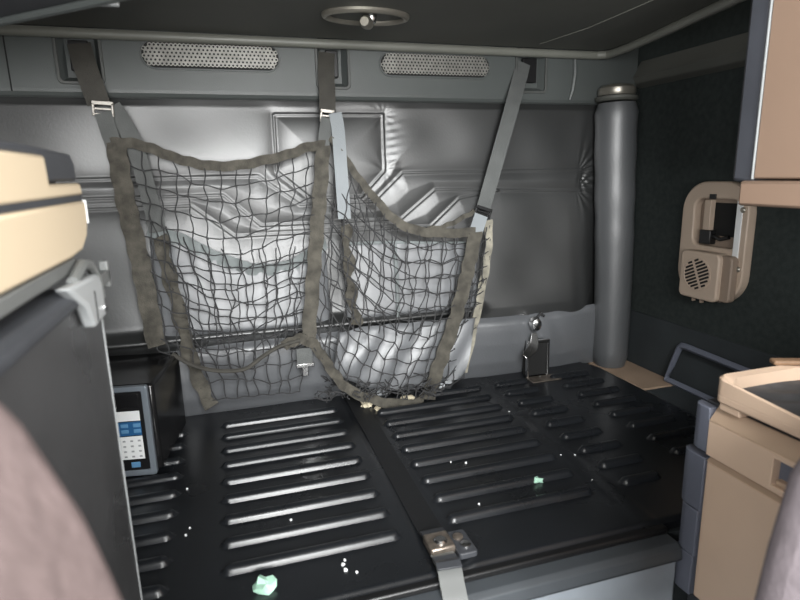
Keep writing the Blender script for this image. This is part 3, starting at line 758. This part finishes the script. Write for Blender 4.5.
# ================================================================== RIGHT UPPER CABINET
t = thing('wall_cabinet', 'beige upper cabinet with grey edge strip at the top right', 'cabinet', (1.13, .45, 1.109))
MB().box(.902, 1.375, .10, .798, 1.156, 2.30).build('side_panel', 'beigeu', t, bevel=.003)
MB().box(.904, 1.375, .8005, .846, 1.150, 2.30).build('edge_post', 'greyp', t, bevel=.008)
MB().box(.9005, .906, .7984, .8004, 1.156, 2.30).build('edge_highlight', 'greyl', t)  # pale strip paints the thin highlight between panel and post
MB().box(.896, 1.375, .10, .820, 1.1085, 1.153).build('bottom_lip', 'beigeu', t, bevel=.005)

# ================================================================== RIGHT LOWER CABINET
t = thing('base_cabinet', 'beige low cabinet with drawer and grey corner posts on the right', 'cabinet', (1.05, .42, 0))
MB().box(.800, 1.372, .42, .752, .06, .772).build('carcass', 'greyd', t, bevel=.003)
MB().box(.83, 1.372, .44, .73, .0, .06).build('plinth', 'black', t)
dr = MB().prism([(.43, .392), (.722, .392), (.722, .668), (.43, .668)], 'x', .782, .802).build('door', 'beige', t, bevel=.003)
MB().prism([(.782, .6685), (.802, .6685), (.802, .680), (.796, .680)], 'y', .43, .722).build('door_cap', 'beiged', t)
dw = MB().prism([(.43, .682), (.722, .682), (.722, .746), (.598, .746), (.43, .746), (.43, .737), (.597, .737), (.597, .692), (.43, .692)], 'x', .778, .800).build('drawer', 'beige', t, bevel=.0015)
MB().prism([(.778, .7465), (.797, .772), (.80, .772), (.80, .7465)], 'y', .43, .722).build('drawer_cap', 'beiged', dw, bevel=.001)
MB().box(.7945, .7985, .43, .597, .692, .737).build('finger_pull', 'grey', dw)
MB().box(.784, .797, .560, .594, .6925, .701).build('catch_tongue', 'beiged', dw, bevel=.002)
def post(y0, y1, z0, z1):
    pl = [(.780, y0), (.7785, y1-.022), (.781, y1-.010), (.787, y1-.003), (.80, y1), (.80, y0)]
    MB().prism(pl, 'z', z0, z1).build('corner_post', 'grey', t, bevel=.002)
post(.7235, .762, .684, .768); post(.7235, .778, .566, .672); post(.727, .774, .470, .564); post(.729, .779, .385, .468)
t = thing('counter_tray', 'beige counter tray with rounded corner on the low right cabinet', 'tray', (1.05, .4, .775))
MB().prism(rrect(.778, 1.368, .40, .720, .018, 8), 'z', .785, .8015).build('slab', 'beige', t, bevel=.004, seg=3)
oo, ii = rrect(.778, 1.368, .40, .720, .018, 8), rrect(.788, 1.345, .41, .702, .024, 8)
def rz(y): f = max(0, min(1, (y-.672)/.036)); return .8055+.0265*f*f*(3-2*f)
mb = MB(); n = len(oo)
for pl_, dz in ((oo, None), (oo, -.004), ([(a+(.004 if a < 1 else -.004), b-(.004 if b > .6 else -.004)) for a, b in oo], 0), (ii, -.001), (ii, None)):
    mb.v += [(a, b, .800 if dz is None else rz(b)+dz) for a, b in pl_]
mb.f += [(r_*n+i, r_*n+(i+1) % n, (r_+1)*n+(i+1) % n, (r_+1)*n+i) for r_ in range(4) for i in range(n)]
mb.build('rim', 'beige', t, angle=50)
MB().prism([(.782, .668), (.782, .708), (.80, .716), (.83, .716), (.83, .668)], 'z', .7725, .786).build('corner_foot', 'beige', t, bevel=.002)
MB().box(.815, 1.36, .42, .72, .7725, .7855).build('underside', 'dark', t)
us = np.linspace(.789, 1.343, 70); vs = np.linspace(.412, .701, 40); A = np.zeros((70, 40, 3)); cr = .026
for i, u in enumerate(us):
    for j, v in enumerate(vs):
        ex, ey = max(0, .789+cr-u), max(0, v-(.701-cr)); dd = math.hypot(ex, ey); k = max(ex, ey)/dd if dd > 1e-6 else 1
        wv = (.003*math.sin(u*38+3*math.sin(v*31))*math.sin(v*41+u*9)**2+.0018*math.sin(v*90+u*50))*min(1, 30*max(0, u-.80))
        A[i, j] = (u if ex == 0 else .789+cr-ex*k, v if ey == 0 else .701-cr+ey*k, .8070+wv)
tag(MB().slab(A, (0, 0, -.005)).build('rubber_mat', 'mat_', origin=(1.07, .54, .8135)), 'crumpled dark rubber mat lying in the beige counter tray', 'mat')
p = at_z(786, 369, .838)
tag(MB().obox((.975, .700, .8370), V3((.93, -.36, 0)), V3((.36, .93, 0)), Z, .07, .010, .0045).build('wood_scrap', 'wood', bevel=.003, origin=(.975, .70, .8325)), 'small brown wooden strip lying on the counter tray', 'scrap')

# ================================================================== SEATS (near, out of focus)
t = thing('truck_seat', 'pinkish grey fabric truck seat in the near left corner', 'seat', (-.36, .1, 0))
pl = [(-.046, .50), (-.050, .70), (-.054, .86), (-.066, .94), (-.082, 1.01), (-.102, 1.065), (-.14, 1.13), (-.24, 1.16), (-.52, 1.16), (-.60, 1.11), (-.63, .95), (-.64, .50)]
MB().prism(pl, 'y', .17, .32).build('backrest', 'seat', t, bevel=.03, seg=5, angle=60)
MB().prism(rrect(-.64, -.07, -.38, .20, .08), 'z', .36, .50).build('cushion', 'seat', t, bevel=.035, seg=4)
MB().prism(rrect(-.52, -.20, -.28, .12, .04), 'z', 0, .36).build('pedestal', 'black', t, bevel=.01)
t = thing('truck_seat', 'mauve grey fabric truck seat in the near right corner', 'seat', (.80, .1, 0))
pl = [(.430, .50), (.436, .75), (.447, .83), (.464, .91), (.496, .95), (.56, 1.0), (.95, 1.03), (1.03, .98), (1.06, .85), (1.07, .50)]
MB().prism(pl, 'y', .22, .36).build('backrest', 'seat2', t, bevel=.045, seg=5)
MB().prism(rrect(.50, 1.07, -.34, .25, .08), 'z', .36, .50).build('cushion', 'seat2', t, bevel=.035, seg=4)
MB().prism(rrect(.62, .95, -.24, .16, .04), 'z', 0, .36).build('pedestal', 'black', t, bevel=.01)

# ================================================================== LITTER
def litter(name, px, r, m, seed, label, cat='scrap', z=BZ, group=None, sub=2, amp=.45):
    p = at_z(*px, z+r[2]*.3)
    o = MB().blob((p.x, p.y, z+r[2]*.45), r, seed, sub=sub, amp=amp).build(name, m, origin=(p.x, p.y, z), angle=25)
    return tag(o, label, cat, group)
litter('foam_scrap', (265, 587), (.018, .020, .014), 'mint', 3, 'larger mint green foam scrap near the front edge of the platform')
litter('foam_scrap', (537, 481), (.015, .010, .009), 'mint', 8, 'small mint green foam scrap on a rib right of the belt')
litter('paper_scrap', (366, 405), (.018, .015, .014), 'scrap', 5, 'crumpled beige paper scrap on the belt below the net')
litter('paper_scrap', (378, 409), (.010, .010, .008), 'scrap', 15, 'tiny beige crumb right of the crumpled scrap by the belt')
litter('paper_scrap', (406, 400), (.030, .014, .012), 'scrap', 6, 'flattened beige paper scrap at the foot of the right net bag')
def stick(px0, px1, r, label, m='film', name='plastic_tube', z=.508):
    a, b = at_z(*px0, z), at_z(*px1, z)
    for q in (a, b): q.y = min(q.y, 1.635)
    return tag(MB().tube([a, a.lerp(b, .3)+Z*.001, a.lerp(b, .7), b], [r*.8, r, r*1.05, r*.7], 8).build(name, m, origin=(a+b)/2), label, 'scrap')
stick((402, 381), (425, 374), .010, 'pale plastic film roll lying inside the right net bag')
stick((436, 374), (450, 380), .008, 'pale plastic strip poking out right of the right front strap')
stick((433, 387), (444, 385), .009, 'short white tube beside the foot of the right front strap')
rg = random.Random(2)
for px in ((382, 393), (395, 386), (345, 383), (372, 391), (357, 386)):
    litter('plastic_scrap', px, (rg.uniform(.014, .024), rg.uniform(.008, .014), rg.uniform(.012, .020)), 'film', rg.randint(0, 99), 'bit of pale plastic film caught in the heaped netting', group='pale plastic bits in the heaped net')
crumbs = [(194, 413), (232, 406), (343, 565), (346, 570), (357, 572), (379, 408), (592, 480), (561, 455), (289, 511), (291, 520), (187, 489), (186, 535), (190, 528), (505, 508), (479, 504), (451, 462), (509, 412), (384, 403), (345, 560), (540, 377), (497, 466), (466, 463), (575, 455)]
o0 = None
for k, px in enumerate(crumbs):
    p = at_z(*px, .501)
    if o0 is None:
        o0 = MB().blob((p.x, p.y, .502), (.0042, .0042, .0042), 1, sub=1, amp=.3).build('crumb', 'white', origin=(p.x, p.y, .5)); o = o0
    else:
        o = o0.copy(); COL.objects.link(o); o.location = (p.x, p.y, .5); s_ = rg.uniform(.45, 1.0); o.scale = (s_, s_, s_); o.rotation_euler.z = rg.uniform(0, 6)
    tag(o, 'tiny white crumb lying loose on the black platform', 'crumb', 'white crumbs on the platform')

# ================================================================== LIGHT
w = bpy.data.worlds.new('sky'); S.world = w; w.use_nodes = True
bg = w.node_tree.nodes['Background']; bg.inputs['Color'].default_value = (.80, .88, 1.0, 1); bg.inputs['Strength'].default_value = .5
def window_light(name, loc, rot, sx, sy, power, color):
    l = bpy.data.lights.new(name, 'AREA'); l.shape = 'RECTANGLE'; l.size = sx; l.size_y = sy; l.energy = power; l.color = color
    o = bpy.data.objects.new(name, l); COL.objects.link(o); o.location = loc; o.rotation_euler = rot; return o
R_ = math.radians
window_light('windscreen_daylight', (.02, -1.19, 1.27), (R_(90), 0, 0), 1.1, .90, 52, (1.0, 1.0, .985))
window_light('added_high_light', (.02, -1.17, 2.08), (R_(72), 0, 0), 1.1, .42, 48, (.98, 1.0, 1.0))  # unseen high source, added to light the ribs and lower back wall
window_light('left_window_daylight', (-.75, -.52, 1.25), (R_(90), 0, R_(-90)), .8, .6, 13, (1.0, 1.0, 1.0))
window_light('right_window_daylight', (1.37, -.52, 1.38), (R_(90), 0, R_(90)), .8, .7, 34, (1.0, .98, .95))
S.view_settings.view_transform = 'Standard'; S.view_settings.look = 'None'
S.view_settings.gamma = 1; S.view_settings.use_curve_mapping = False
S.view_settings.exposure = 0.75
